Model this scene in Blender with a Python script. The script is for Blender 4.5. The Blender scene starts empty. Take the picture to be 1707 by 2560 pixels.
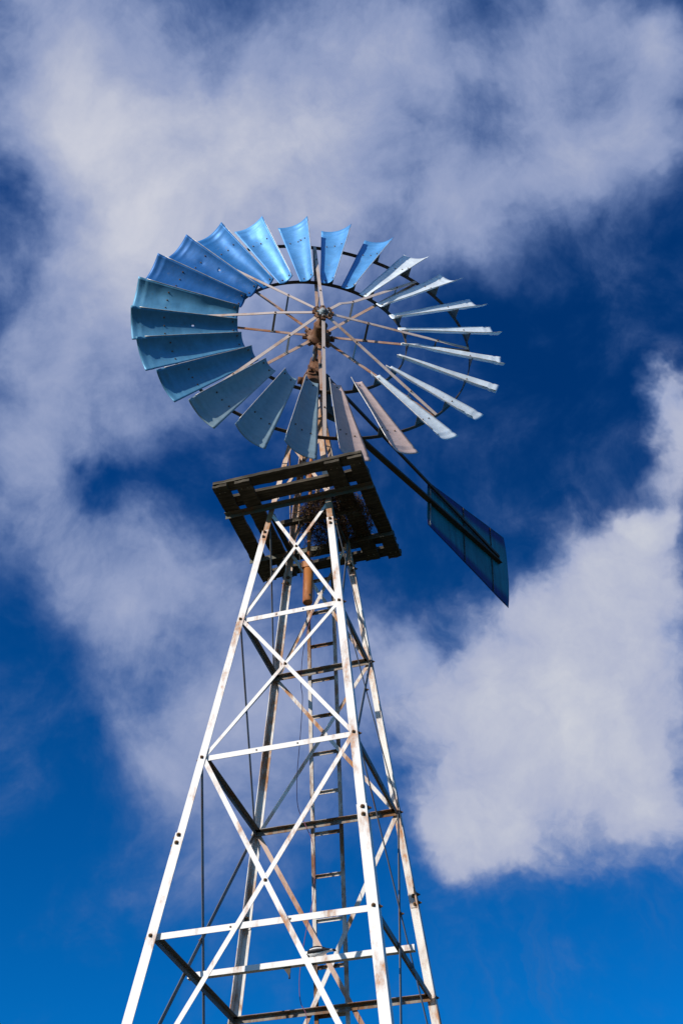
import bpy, bmesh, math, random
from mathutils import Vector, Matrix, noise

# ------------------------------------------------------------------ camera, sky, sun, exposure
S = bpy.context.scene
COL = S.collection
S.render.resolution_x, S.render.resolution_y = 682, 1024

cam_d = bpy.data.cameras.new("camera")
cam_d.sensor_fit = 'VERTICAL'
cam_d.sensor_height = 36.0
cam_d.lens = 42.10
cam_d.clip_start, cam_d.clip_end = 0.1, 20000
cam = bpy.data.objects.new("camera", cam_d)
COL.objects.link(cam)
CR, CU, CF = Vector((.9568, .2907, -.0002)), Vector((.2009, -.6606, .7233)), Vector((-.2102, .6921, .6905))
cam.matrix_world = Matrix(((CR.x, CU.x, -CF.x, 3.3886), (CR.y, CU.y, -CF.y, -9.8529), (CR.z, CU.z, -CF.z, -4.3712), (0, 0, 0, 1)))
S.camera = cam

SUN_EL, SUN_AZ = 25.5, 28.6          # degrees; azimuth measured from -Y towards -X
ca, sa = math.cos(math.radians(SUN_EL)), math.sin(math.radians(SUN_EL))
SUN = Vector((-ca * math.sin(math.radians(SUN_AZ)), -ca * math.cos(math.radians(SUN_AZ)), sa))
sd = bpy.data.lights.new("sun", 'SUN')
sd.energy = 4.4
sd.angle = math.radians(.5)
sd.color = (1.0, .93, .84)
so = bpy.data.objects.new("sun", sd)
COL.objects.link(so)
so.rotation_euler = SUN.to_track_quat('Z', 'Y').to_euler()

W = bpy.data.worlds.new("World")
S.world = W
W.use_nodes = True
nt = W.node_tree
nt.nodes.clear()


def N(tree, kind, **kw):
    n = tree.nodes.new(kind)
    for k, v in kw.items():
        if k == 'inp':
            for a, b in v.items():
                n.inputs[a].default_value = b
        else:
            setattr(n, k, v)
    return n


def L(tree, a, b):
    tree.links.new(a, b)


def math_n(tree, op, a, b=None, c=None):
    n = N(tree, 'ShaderNodeMath', operation=op)
    for i, v in enumerate((a, b, c)):
        if v is None:
            continue
        if isinstance(v, (int, float)):
            n.inputs[i].default_value = v
        else:
            L(tree, v, n.inputs[i])
    return n.outputs[0]


out = N(nt, 'ShaderNodeOutputWorld')
bg = N(nt, 'ShaderNodeBackground')
bg.inputs['Strength'].default_value = 0.1
L(nt, bg.outputs[0], out.inputs[0])
sky = N(nt, 'ShaderNodeTexSky', sky_type='NISHITA', sun_disc=False)
sky.sun_elevation = math.radians(SUN_EL)
sky.sun_rotation = math.atan2(SUN.x, SUN.y)
sky.air_density, sky.dust_density, sky.ozone_density = 1.0, 0.1, 3.0
tint = N(nt, 'ShaderNodeMix', data_type='RGBA', blend_type='MULTIPLY')
tint.inputs[0].default_value = 1.0
L(nt, sky.outputs[0], tint.inputs[6])
tint.inputs[7].default_value = (.006, .50, 1.0, 1)

# clouds stand in world directions: (azimuth from +Y, elevation, angular radius, thickness)
CLOUDS = [(-47.6, 62.4, 3.7, .6), (-39.8, 62.8, 4.2, .55), (-29, 64.9, 3.9, .22), (-20.8, 65.7, 3.5, .15), (-13.7, 66.1, 3.5, .45), (-4.7, 64.9, 3.2, .4), (8.2, 63.8, 2.4, .7), (12.4, 62.1, 1.8, .35), (-32.8, 61.4, 3.9, .4), (-39.8, 59.3, 2.9, .5), (-23, 62.1, 3.6, .42), (-16.2, 61, 3, .45), (-29.6, 58.2, 4.6, .7), (-23.3, 59.3, 3.4, .45), (-36.1, 55.6, 3.6, .55), (-29.7, 54.4, 4, .55), (-36.3, 51.9, 4, .55), (-39.4, 48.8, 3.5, .65), (-37.7, 44.4, 3.4, .75), (-35.9, 40.5, 2.4, .5), (-16.3, 57.9, 3.4, .45), (-10.4, 58.9, 2.4, .3), (-9, 56, 2.2, .4), (-5.8, 57.4, 2, .2), (2.2, 60.9, 2.5, .4), (5.1, 58.9, 2.3, .4), (9.5, 58, 1.7, .2), (.6, 63.6, 1.9, .25), (-28.9, 48.8, 3.3, .35), (-31.4, 46.4, 2.4, .25), (-21.4, 52.6, 4.5, .5), (-30.1, 40.9, 3.3, .5), (-24.7, 40.8, 3.1, .45), (-31.9, 37, 3, .35), (-26, 37, 3.5, .5), (-23.9, 33.7, 3.1, .55), (-24.7, 30.1, 2.4, .5), (-20.3, 35.9, 3.5, .55), (-17.7, 31.9, 3.7, .5), (-21.1, 27.9, 2.2, .22), (-13.9, 36.9, 1.9, .5), (-5.2, 35.3, 4.5, .85), (-.1, 35.8, 3.8, .75), (-9.1, 33.6, 3.6, .55), (.7, 39.1, 2.7, .55), (3.2, 40.3, 1.7, .5), (-11.4, 35.8, 2.7, .45), (-3.4, 31.8, 3.9, .65), (-.2, 30.8, 2.8, .45), (-9.5, 30.3, 3, .5), (-8.6, 28.3, 2.2, .4), (-10.8, 28.2, 1.8, .3), (.2, 28.8, 1.9, .5), (6.1, 46.9, 1.4, 1.1), (5.4, 44.5, 1.5, 1.0), (2.4, 41.9, 1.0, 0.35), (-13.5, 35.3, 2.3, 0.55), (-13.9, 37.3, 1.7, 0.4), (-4.9, 38.4, 1.8, 0.35), (-3.2, 62, 1.2, -.35), (-6.8, 61, 1.8, -.2), (-44, 55.8, 2.1, -.4), (-32.5, 43.8, 1.2, -.2),
          (-6.2, 60.3, 2.4, 0.35), (-0.4, 61.6, 2.1, 0.2), (9.5, 59.8, 2.8, 0.35), (11.0, 57.5, 1.9, 0.3), (0.7, 57.6, 2.3, 0.4), (-4.5, 55.5, 1.8, 0.3), (-3.2, 57.1, 2.2, 0.3), (-22.8, 26.9, 2.2, 0.25), (3.0, 56.3, 1.9, 0.2), (8.0, 55.5, 1.7, 0.15), (13.3, 60.7, 1.6, 0.35), (-9.8, 62.5, 2.5, 0.3)]
CLOUDS += [(-32.0, 44.0, 1.6, -0.36), (-28.1, 44.5, 1.7, -0.40), (-23.9, 43.8, 1.7, -0.28), (-27.0, 46.9, 1.2, -0.2), (-41.8, 56.3, 2.3, -0.25), (-37.4, 62.2, 1.3, -0.2), (-28.6, 64.0, 1.5, -0.2), (-10.3, 62.1, 2.0, -0.2), (-13.2, 57.8, 1.4, -0.2), (-1.6, 56.5, 1.8, -0.25), (-7.5, 54.7, 1.6, -0.2)]
CLOUDS += [(-43.0, 56.6, 2.9, 0.42), (-45.6, 58.9, 2.2, 0.25), (-7.8, 62.0, 2.9, 0.3), (-2.8, 61.7, 1.7, 0.15), (0.4, 56.9, 2.5, 0.16), (6.4, 56.6, 2.7, 0.18), (-2.9, 54.7, 2.2, 0.12), (-11.4, 65.7, 2.3, 0.2), (12.3, 59.3, 2.2, 0.2), (-34.0, 37.3, 2.8, 0.18), (-23.6, 25.7, 2.4, 0.15), (-26.5, 31.3, 2.6, 0.15)]
CUM2 = [(-8.2, 26.0, 2.3, 0.22), (-3.1, 27.6, 2.3, 0.25), (-0.3, 27.5, 1.7, 0.3), (-9.8, 38.8, 1.8, 0.25), (-2.7, 41.2, 1.6, 0.2), (2.7, 41.4, 1.2, 0.6), (4.6, 42.1, 1.2, 0.55), (-0.3, 40.1, 1.6, 0.4), (-9.2, 27.1, 1.8, 0.35), (-6.4, 27.6, 1.7, 0.25), (-11.9, 29.2, 2.0, 0.4), (-14.5, 33.9, 2.3, 0.4)]
# and the rest of the sky all round carries loose cloud too
for az, el, r, w in ((180, 48, 26, .95), (212, 34, 22, .9), (140, 30, 18, .8), (-120, 22, 14, .7), (110, 42, 10, .6), (60, 30, 10, .6), (-100, 40, 13, .6), (30, 75, 8, .4), (40, 45, 7, .5), (-60, 25, 8, .5), (20, 20, 8, .5)):
    CLOUDS.append((az, el, r, w))
tc = N(nt, 'ShaderNodeTexCoord')
wn = N(nt, 'ShaderNodeTexNoise', inp={'Scale': 9.0, 'Detail': 5.0, 'Roughness': .6})
L(nt, tc.outputs['Generated'], wn.inputs['Vector'])
v1 = N(nt, 'ShaderNodeVectorMath', operation='SUBTRACT')
L(nt, wn.outputs['Color'], v1.inputs[0])
v1.inputs[1].default_value = (.5, .5, .5)
v2 = N(nt, 'ShaderNodeVectorMath', operation='MULTIPLY_ADD')
L(nt, v1.outputs[0], v2.inputs[0])
v2.inputs[1].default_value = (.11, .11, .11)
L(nt, tc.outputs['Generated'], v2.inputs[2])
v3 = N(nt, 'ShaderNodeVectorMath', operation='NORMALIZE')
L(nt, v2.outputs[0], v3.inputs[0])
CUMULUS = [c for c in CLOUDS if -12.5 < c[0] < 8 and c[1] < 48]
STRATUS = [c for c in CLOUDS if c not in CUMULUS]
CUMULUS += CUM2


def blobs(group, vec):
    acc = None
    for az, el, r, w in group:
        a, e_ = math.radians(az), math.radians(el)
        dv = (math.sin(a) * math.cos(e_), math.cos(a) * math.cos(e_), math.sin(e_))
        k = 1.0 / (1.0 - math.cos(math.radians(r)))
        d = N(nt, 'ShaderNodeVectorMath', operation='DOT_PRODUCT')
        L(nt, vec, d.inputs[0])
        d.inputs[1].default_value = dv
        g = math_n(nt, 'EXPONENT', math_n(nt, 'MULTIPLY_ADD', d.outputs['Value'], k, -k))
        acc = math_n(nt, 'MULTIPLY_ADD', g, w, acc if acc is not None else 0.0)
    return acc


fb = N(nt, 'ShaderNodeTexNoise', inp={'Scale': 9.0, 'Detail': 10.0, 'Roughness': .60, 'Distortion': .45})
L(nt, tc.outputs['Generated'], fb.inputs['Vector'])
fb2 = N(nt, 'ShaderNodeTexNoise', inp={'Scale': 30.0, 'Detail': 8.0, 'Roughness': .62, 'Distortion': .25})
L(nt, v3.outputs[0], fb2.inputs['Vector'])
f1 = math_n(nt, 'MULTIPLY_ADD', fb.outputs['Fac'], 1.45, -.725)
f2 = math_n(nt, 'MULTIPLY_ADD', fb2.outputs['Fac'], .50, -.25)
fn = math_n(nt, 'ADD', f1, f2)


def cloud_ramp(fac, stops):
    cr = N(nt, 'ShaderNodeValToRGB')
    e = cr.color_ramp.elements
    e[0].position, e[0].color = stops[0][0], (*stops[0][1], 1)
    e[1].position, e[1].color = stops[-1][0], (*stops[-1][1], 1)
    for p_, c_ in stops[1:-1]:
        e.new(p_).color = (*c_, 1)
    L(nt, fac, cr.inputs[0])
    return cr.outputs[0]


# high grey-blue sheet: soft, streaky
F = math_n(nt, 'ADD', blobs(STRATUS, v3.outputs[0]), fn)
al = N(nt, 'ShaderNodeMapRange', interpolation_type='SMOOTHSTEP', inp={'From Min': -.16, 'From Max': 1.0})
L(nt, F, al.inputs['Value'])
colA = cloud_ramp(math_n(nt, 'MULTIPLY_ADD', F, .50, 0.0), [(0, (.05, .145, .38)), (.26, (.15, .23, .46)), (.52, (.30, .36, .56)), (.95, (.66, .67, .74))])
# lower heaped cloud: whiter, with firmer lumpy edges
fc = math_n(nt, 'ADD', math_n(nt, 'MULTIPLY', f1, .55), math_n(nt, 'MULTIPLY', f2, 1.25))
G = math_n(nt, 'ADD', blobs(CUMULUS, v3.outputs[0]), fc)
al2 = N(nt, 'ShaderNodeMapRange', interpolation_type='SMOOTHSTEP', inp={'From Min': .02, 'From Max': 1.02})
L(nt, G, al2.inputs['Value'])
colB = cloud_ramp(math_n(nt, 'ADD', math_n(nt, 'MULTIPLY_ADD', G, .36, .03), math_n(nt, 'MULTIPLY', fn, .34)), [(0, (.14, .25, .52)), (.18, (.25, .33, .57)), (.42, (.42, .46, .62)), (.82, (.63, .65, .71))])
# thin ice streaks low on the right
st = N(nt, 'ShaderNodeMapping')
st.inputs['Rotation'].default_value = (0, math.radians(-32), 0)
st.inputs['Scale'].default_value = (26, 3, 3.2)
L(nt, v3.outputs[0], st.inputs['Vector'])
stn = N(nt, 'ShaderNodeTexNoise', inp={'Scale': 1.0, 'Detail': 6.0, 'Roughness': .6})
L(nt, st.outputs[0], stn.inputs['Vector'])
sr = N(nt, 'ShaderNodeMapRange', interpolation_type='SMOOTHSTEP', inp={'From Min': .44, 'From Max': .74, 'To Max': .62})
L(nt, stn.outputs['Fac'], sr.inputs['Value'])
sm_ = math_n(nt, 'MULTIPLY', sr.outputs[0], blobs([(-8.7, 21.9, 2.6, 0.9), (-5.3, 23.7, 2.4, 0.6), (-1.6, 24.7, 1.7, 0.5), (-11.1, 25.0, 2.3, 0.4)], tc.outputs['Generated']))
mixa = N(nt, 'ShaderNodeMix', data_type='RGBA')
L(nt, al2.outputs[0], mixa.inputs[0])
L(nt, colA, mixa.inputs[6])
L(nt, colB, mixa.inputs[7])
alpha = math_n(nt, 'MAXIMUM', math_n(nt, 'MAXIMUM', al.outputs[0], al2.outputs[0]), sm_)
cs = N(nt, 'ShaderNodeMix', data_type='RGBA', blend_type='MULTIPLY')
cs.inputs[0].default_value = 1.0
L(nt, mixa.outputs[2], cs.inputs[6])
cs.inputs[7].default_value = (1, 1, 1, 1)
sc10 = N(nt, 'ShaderNodeVectorMath', operation='SCALE')
L(nt, cs.outputs[2], sc10.inputs[0])
sc10.inputs['Scale'].default_value = 10.0
mx = N(nt, 'ShaderNodeMix', data_type='RGBA')
L(nt, alpha, mx.inputs[0])
sepd = N(nt, 'ShaderNodeSeparateXYZ')
L(nt, tc.outputs['Generated'], sepd.inputs[0])
grad = N(nt, 'ShaderNodeValToRGB')
for p_, c_ in ((.34, (.84, .81, .80)), (.55, (.66, .60, .66)), (.72, (.50, .46, .58))):
    x_ = grad.color_ramp.elements.new(p_)
    x_.color = (*c_, 1)
grad.color_ramp.elements[0].color = (1, 1, 1, 1)
grad.color_ramp.elements[-1].color = (.50, .47, .60, 1)
L(nt, sepd.outputs['Z'], grad.inputs[0])
pol_d = N(nt, 'ShaderNodeVectorMath', operation='DOT_PRODUCT')      # deepest blue well away from the sun
L(nt, tc.outputs['Generated'], pol_d.inputs[0])
pol_d.inputs[1].default_value = (.0, .69, .72)
pk = 1 / (1 - math.cos(math.radians(16)))
pol_g = math_n(nt, 'EXPONENT', math_n(nt, 'MULTIPLY_ADD', pol_d.outputs['Value'], pk, -pk))
pol_f = math_n(nt, 'MULTIPLY_ADD', pol_g, -.36, 1.62)
skv = N(nt, 'ShaderNodeVectorMath', operation='MULTIPLY')
L(nt, tint.outputs[2], skv.inputs[0])
L(nt, grad.outputs[0], skv.inputs[1])
sks = N(nt, 'ShaderNodeVectorMath', operation='SCALE')
L(nt, skv.outputs[0], sks.inputs[0])
L(nt, pol_f, sks.inputs['Scale'])
L(nt, sks.outputs[0], mx.inputs[6])
L(nt, sc10.outputs[0], mx.inputs[7])
L(nt, mx.outputs[2], bg.inputs['Color'])

S.view_settings.view_transform = 'Standard'
S.view_settings.look = 'None'
S.view_settings.exposure = 0.0
S.view_settings.gamma = 1.0

# ------------------------------------------------------------------ materials


def new_mat(name):
    m = bpy.data.materials.new(name)
    m.use_nodes = True
    t = m.node_tree
    return m, t, t.nodes['Principled BSDF']


def ramp(t, src, stops):
    r = N(t, 'ShaderNodeValToRGB')
    e = r.color_ramp.elements
    e[0].position, e[0].color = stops[0][0], (*stops[0][1], 1)
    e[1].position, e[1].color = stops[-1][0], (*stops[-1][1], 1)
    for p, c in stops[1:-1]:
        x = e.new(p)
        x.color = (*c, 1)
    L(t, src, r.inputs[0])
    return r.outputs[0]


def rusty(name, base, rust, amount, rough=.55, metallic=0.0, scale=2.2, seed=0.0, spec=.5, joints=0.0, tmax=1.0):
    """paint or zinc with rust blooms, fine speckle and faint grime"""
    m, t, p = new_mat(name)
    co = N(t, 'ShaderNodeTexCoord')
    mp = N(t, 'ShaderNodeMapping')
    mp.inputs['Location'].default_value = (seed, seed * 1.7, seed * .6)
    mp.inputs['Scale'].default_value = (1, 1, .38)
    L(t, co.outputs['Object'], mp.inputs['Vector'])
    big = N(t, 'ShaderNodeTexNoise', inp={'Scale': scale, 'Detail': 6.0, 'Roughness': .62})
    L(t, mp.outputs[0], big.inputs['Vector'])
    fine = N(t, 'ShaderNodeTexNoise', inp={'Scale': 38.0, 'Detail': 5.0, 'Roughness': .7})
    L(t, mp.outputs[0], fine.inputs['Vector'])
    s = math_n(t, 'MULTIPLY_ADD', fine.outputs['Fac'], .34, big.outputs['Fac'])
    if joints:
        # rust starts at the bolted joints
        sz = N(t, 'ShaderNodeSeparateXYZ')
        L(t, co.outputs['Object'], sz.inputs[0])
        for zj in (3.609, 1.822, 0.0, 4.9, .92):
            dz = math_n(t, 'MULTIPLY_ADD', sz.outputs[2], 1.0, -zj + .05)
            g = math_n(t, 'EXPONENT', math_n(t, 'MULTIPLY', math_n(t, 'MULTIPLY', dz, dz), -45.0))
            s = math_n(t, 'MULTIPLY_ADD', g, joints, s)
    mr = N(t, 'ShaderNodeMapRange', interpolation_type='SMOOTHSTEP',
           inp={'From Min': .84 - amount * .36, 'From Max': 1.08 - amount * .36, 'To Max': tmax})
    L(t, s, mr.inputs['Value'])
    grime = ramp(t, fine.outputs['Fac'], [(.25, tuple(c * .86 for c in base)), (.6, base)])
    rcol = ramp(t, fine.outputs['Fac'], [(.3, tuple(c * .45 for c in rust)), (.62, rust)])
    mix = N(t, 'ShaderNodeMix', data_type='RGBA')
    L(t, mr.outputs[0], mix.inputs[0])
    L(t, grime, mix.inputs[6])
    L(t, rcol, mix.inputs[7])
    L(t, mix.outputs[2], p.inputs['Base Color'])
    rr = N(t, 'ShaderNodeMapRange', inp={'To Min': rough, 'To Max': .9})
    L(t, mr.outputs[0], rr.inputs['Value'])
    L(t, rr.outputs[0], p.inputs['Roughness'])
    p.inputs['Metallic'].default_value = metallic
    p.inputs['Specular IOR Level'].default_value = spec
    b = N(t, 'ShaderNodeBump', inp={'Strength': .18, 'Distance': .004})
    L(t, fine.outputs['Fac'], b.inputs['Height'])
    L(t, b.outputs[0], p.inputs['Normal'])
    return m


RUST = (.47, .185, .045)
M_white = rusty('white_weathered_paint', (.79, .765, .72), RUST, .42, scale=4.4, joints=.10, tmax=.95)
M_girt = rusty('white_girt_paint', (.79, .765, .72), RUST, .40, scale=5.5, seed=21.0, tmax=.9)
M_white2 = rusty('white_paint_rustier', (.74, .71, .66), RUST, .68, scale=4.6, seed=3.1, joints=.07, tmax=.95)
M_mast = rusty('mast_rusty_zinc', (.62, .48, .38), (.42, .20, .08), .75, scale=4, seed=14.0)
M_ladder = rusty('ladder_rusty_paint', (.66, .60, .53), (.26, .12, .05), .86, scale=3.4, seed=17.0)
M_spoke = rusty('spoke_rusty_zinc', (.62, .51, .45), (.42, .21, .09), .52, scale=2.0, seed=1.3)
M_spoke2 = rusty('spoke_brown_rust', (.54, .37, .28), (.38, .15, .06), .72, scale=2.4, seed=5.3)
M_castrust = rusty('rusty_casting', (.24, .12, .06), (.16, .065, .03), .9, scale=9, seed=2.0, rough=.65)
M_orange = rusty('orange_rust_pipe', (.46, .165, .038), (.30, .09, .025), .75, scale=5, seed=4.0, rough=.5)
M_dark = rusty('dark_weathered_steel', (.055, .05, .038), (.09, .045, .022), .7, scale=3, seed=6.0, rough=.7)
M_backbar = rusty('shade_darkened_rusty_steel', (.27, .245, .21), (.24, .11, .04), .72, scale=4, seed=12.0, rough=.65)  # rusty back girts, base colour darkened to carry the shade inside the tower
M_sidebar = rusty('shade_darkened_galvanising', (.15, .148, .14), (.2, .1, .05), .5, scale=4, seed=11.0, rough=.6)  # side girts and braces: their shade is painted into a darker base colour
M_beam = rusty('mossy_steel', (.10, .10, .075), (.2, .1, .05), .5, scale=3, seed=6.6, rough=.7)
M_zinc = rusty('grey_zinc', (.34, .34, .33), (.22, .13, .08), .55, scale=5, seed=7.0, rough=.4, metallic=.3)
M_hub = rusty('pale_hub_paint', (.38, .46, .50), (.26, .13, .07), .72, scale=9, seed=8.0, rough=.6)
M_bolt = rusty('bolt_brown_steel', (.16, .12, .08), (.22, .11, .04), .8, scale=30, seed=9.0, rough=.5, metallic=.4)


def wood_mat():
    m, t, p = new_mat('old_grey_timber')
    co = N(t, 'ShaderNodeTexCoord')
    sep = N(t, 'ShaderNodeMapping')
    sep.inputs['Scale'].default_value = (1.2, 14, 14)
    L(t, co.outputs['Object'], sep.inputs['Vector'])
    n1 = N(t, 'ShaderNodeTexNoise', inp={'Scale': 3.0, 'Detail': 8.0, 'Roughness': .65})
    L(t, sep.outputs[0], n1.inputs['Vector'])
    n2 = N(t, 'ShaderNodeTexNoise', inp={'Scale': 4.0, 'Detail': 4.0})
    L(t, co.outputs['Object'], n2.inputs['Vector'])
    s = math_n(t, 'MULTIPLY_ADD', n2.outputs['Fac'], .5, n1.outputs['Fac'])
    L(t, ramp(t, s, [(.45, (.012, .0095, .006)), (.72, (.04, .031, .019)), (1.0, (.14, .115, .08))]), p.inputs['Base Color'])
    p.inputs['Roughness'].default_value = .9
    b = N(t, 'ShaderNodeBump', inp={'Strength': .6, 'Distance': .006})
    L(t, n1.outputs['Fac'], b.inputs['Height'])
    L(t, b.outputs[0], p.inputs['Normal'])
    return m


M_wood = wood_mat()


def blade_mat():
    """weathered semi-gloss sheet steel; sky and ground reflections are painted in as a tint per blade (object colour)"""
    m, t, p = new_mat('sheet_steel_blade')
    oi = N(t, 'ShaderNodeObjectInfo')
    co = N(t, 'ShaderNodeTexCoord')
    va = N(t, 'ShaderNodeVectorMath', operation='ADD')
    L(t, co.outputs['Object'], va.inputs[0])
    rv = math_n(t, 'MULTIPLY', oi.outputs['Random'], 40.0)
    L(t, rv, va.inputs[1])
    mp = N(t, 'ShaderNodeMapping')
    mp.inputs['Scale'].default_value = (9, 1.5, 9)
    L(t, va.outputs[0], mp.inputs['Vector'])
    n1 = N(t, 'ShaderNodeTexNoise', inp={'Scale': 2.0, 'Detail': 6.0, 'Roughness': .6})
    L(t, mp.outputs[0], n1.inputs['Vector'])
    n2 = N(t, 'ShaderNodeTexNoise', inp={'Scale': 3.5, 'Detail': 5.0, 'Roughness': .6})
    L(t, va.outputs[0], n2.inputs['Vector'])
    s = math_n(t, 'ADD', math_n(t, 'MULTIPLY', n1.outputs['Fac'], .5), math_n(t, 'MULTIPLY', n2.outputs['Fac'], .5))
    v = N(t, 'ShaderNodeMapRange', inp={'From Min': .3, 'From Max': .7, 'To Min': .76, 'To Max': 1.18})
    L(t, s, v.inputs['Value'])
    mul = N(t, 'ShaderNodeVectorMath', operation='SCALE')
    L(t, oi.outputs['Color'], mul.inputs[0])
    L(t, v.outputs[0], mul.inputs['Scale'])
    # dull runs and grime specks
    sp = N(t, 'ShaderNodeTexNoise', inp={'Scale': 16.0, 'Detail': 8.0, 'Roughness': .72})
    L(t, va.outputs[0], sp.inputs['Vector'])
    sr2 = math_n(t, 'ADD', sp.outputs['Fac'], math_n(t, 'MULTIPLY_ADD', n1.outputs['Fac'], .45, -.225))
    dm = N(t, 'ShaderNodeMapRange', interpolation_type='SMOOTHSTEP', inp={'From Min': .58, 'From Max': .78, 'To Max': .55})
    L(t, sr2, dm.inputs['Value'])
    dirt = N(t, 'ShaderNodeMix', data_type='RGBA')
    L(t, dm.outputs[0], dirt.inputs[0])
    L(t, mul.outputs[0], dirt.inputs[6])
    dirt.inputs[7].default_value = (.17, .16, .145, 1)
    L(t, dirt.outputs[2], p.inputs['Base Color'])
    r = N(t, 'ShaderNodeMapRange', inp={'From Min': .3, 'From Max': .7, 'To Min': .42, 'To Max': .62})
    L(t, n2.outputs['Fac'], r.inputs['Value'])
    L(t, r.outputs[0], p.inputs['Roughness'])
    p.inputs['Metallic'].default_value = .25
    p.inputs['Specular IOR Level'].default_value = .35
    wv = N(t, 'ShaderNodeTexNoise', inp={'Scale': 5.0, 'Detail': 2.0})
    L(t, va.outputs[0], wv.inputs['Vector'])
    b = N(t, 'ShaderNodeBump', inp={'Strength': .25, 'Distance': .02})
    L(t, wv.outputs['Fac'], b.inputs['Height'])
    L(t, b.outputs[0], p.inputs['Normal'])
    return m


M_blade = blade_mat()


def plain(name, col, rough=.6, metallic=0.0, var=.25, scale=12.0):
    m, t, p = new_mat(name)
    co = N(t, 'ShaderNodeTexCoord')
    n = N(t, 'ShaderNodeTexNoise', inp={'Scale': scale, 'Detail': 5.0})
    L(t, co.outputs['Object'], n.inputs['Vector'])
    L(t, ramp(t, n.outputs['Fac'], [(.3, tuple(c * (1 - var) for c in col)), (.7, tuple(min(1, c * (1 + var)) for c in col))]), p.inputs['Base Color'])
    p.inputs['Roughness'].default_value = rough
    p.inputs['Metallic'].default_value = metallic
    return m


M_edge = plain('folded_blade_edge', (.55, .53, .50), .4, .3)
M_black = plain('black_feathers', (.012, .012, .015), .55)
M_wfeather = plain('white_feathers', (.74, .73, .70), .7, var=.08, scale=60)
M_beak = plain('ivory_beak', (.55, .50, .40), .5)
M_nail = plain('pale_nail_heads', (.30, .27, .20), .6, .3)
M_wire = plain('reddish_wire', (.20, .05, .09), .6)
M_twigs = plain('dry_twigs', (.105, .058, .027), .85, var=.55, scale=25)
M_bracket = plain('dark_bracket_steel', (.10, .105, .10), .6, .2)


def vane_mat():
    m, t, p = new_mat('painted_tail_sheet')
    co = N(t, 'ShaderNodeTexCoord')
    at = N(t, 'ShaderNodeAttribute', attribute_name='edge_band')
    n = N(t, 'ShaderNodeTexNoise', inp={'Scale': 2.2, 'Detail': 5.0})
    L(t, co.outputs['Object'], n.inputs['Vector'])
    s = math_n(t, 'MULTIPLY_ADD', n.outputs['Fac'], .14, at.outputs['Fac'])
    mr = N(t, 'ShaderNodeMapRange', interpolation_type='SMOOTHSTEP', inp={'From Min': .66, 'From Max': .92})
    L(t, s, mr.inputs['Value'])
    mix = N(t, 'ShaderNodeMix', data_type='RGBA')
    L(t, mr.outputs[0], mix.inputs[0])
    L(t, ramp(t, n.outputs['Fac'], [(.3, (.012, .20, .24)), (.7, (.02, .26, .30))]), mix.inputs[6])
    mix.inputs[7].default_value = (.012, .012, .15, 1)
    mp = N(t, 'ShaderNodeMapping')
    mp.inputs['Scale'].default_value = (9, 9, .7)
    L(t, co.outputs['Object'], mp.inputs['Vector'])
    n3 = N(t, 'ShaderNodeTexNoise', inp={'Scale': 2.0, 'Detail': 7.0, 'Roughness': .65})
    L(t, mp.outputs[0], n3.inputs['Vector'])
    run = N(t, 'ShaderNodeMapRange', inp={'From Min': .35, 'From Max': .7, 'To Min': .55, 'To Max': 1.15})
    L(t, n3.outputs['Fac'], run.inputs['Value'])
    mul = N(t, 'ShaderNodeVectorMath', operation='SCALE')
    L(t, mix.outputs[2], mul.inputs[0])
    L(t, run.outputs[0], mul.inputs['Scale'])
    L(t, mul.outputs[0], p.inputs['Base Color'])
    p.inputs['Roughness'].default_value = .5
    p.inputs['Metallic'].default_value = .2
    return m


M_vane = vane_mat()


def ground_mat():
    m, t, p = new_mat('dry_paddock_grass')
    co = N(t, 'ShaderNodeTexCoord')
    n = N(t, 'ShaderNodeTexNoise', inp={'Scale': .35, 'Detail': 12.0, 'Roughness': .7})
    L(t, co.outputs['Object'], n.inputs['Vector'])
    L(t, ramp(t, n.outputs['Fac'], [(.3, (.022, .034, .010)), (.55, (.05, .05, .02)), (.75, (.09, .065, .04))]), p.inputs['Base Color'])
    p.inputs['Roughness'].default_value = .95
    b = N(t, 'ShaderNodeBump', inp={'Strength': .6, 'Distance': .08})
    L(t, n.outputs['Fac'], b.inputs['Height'])
    L(t, b.outputs[0], p.inputs['Normal'])
    return m


M_ground = ground_mat()

# ------------------------------------------------------------------ mesh helpers


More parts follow.
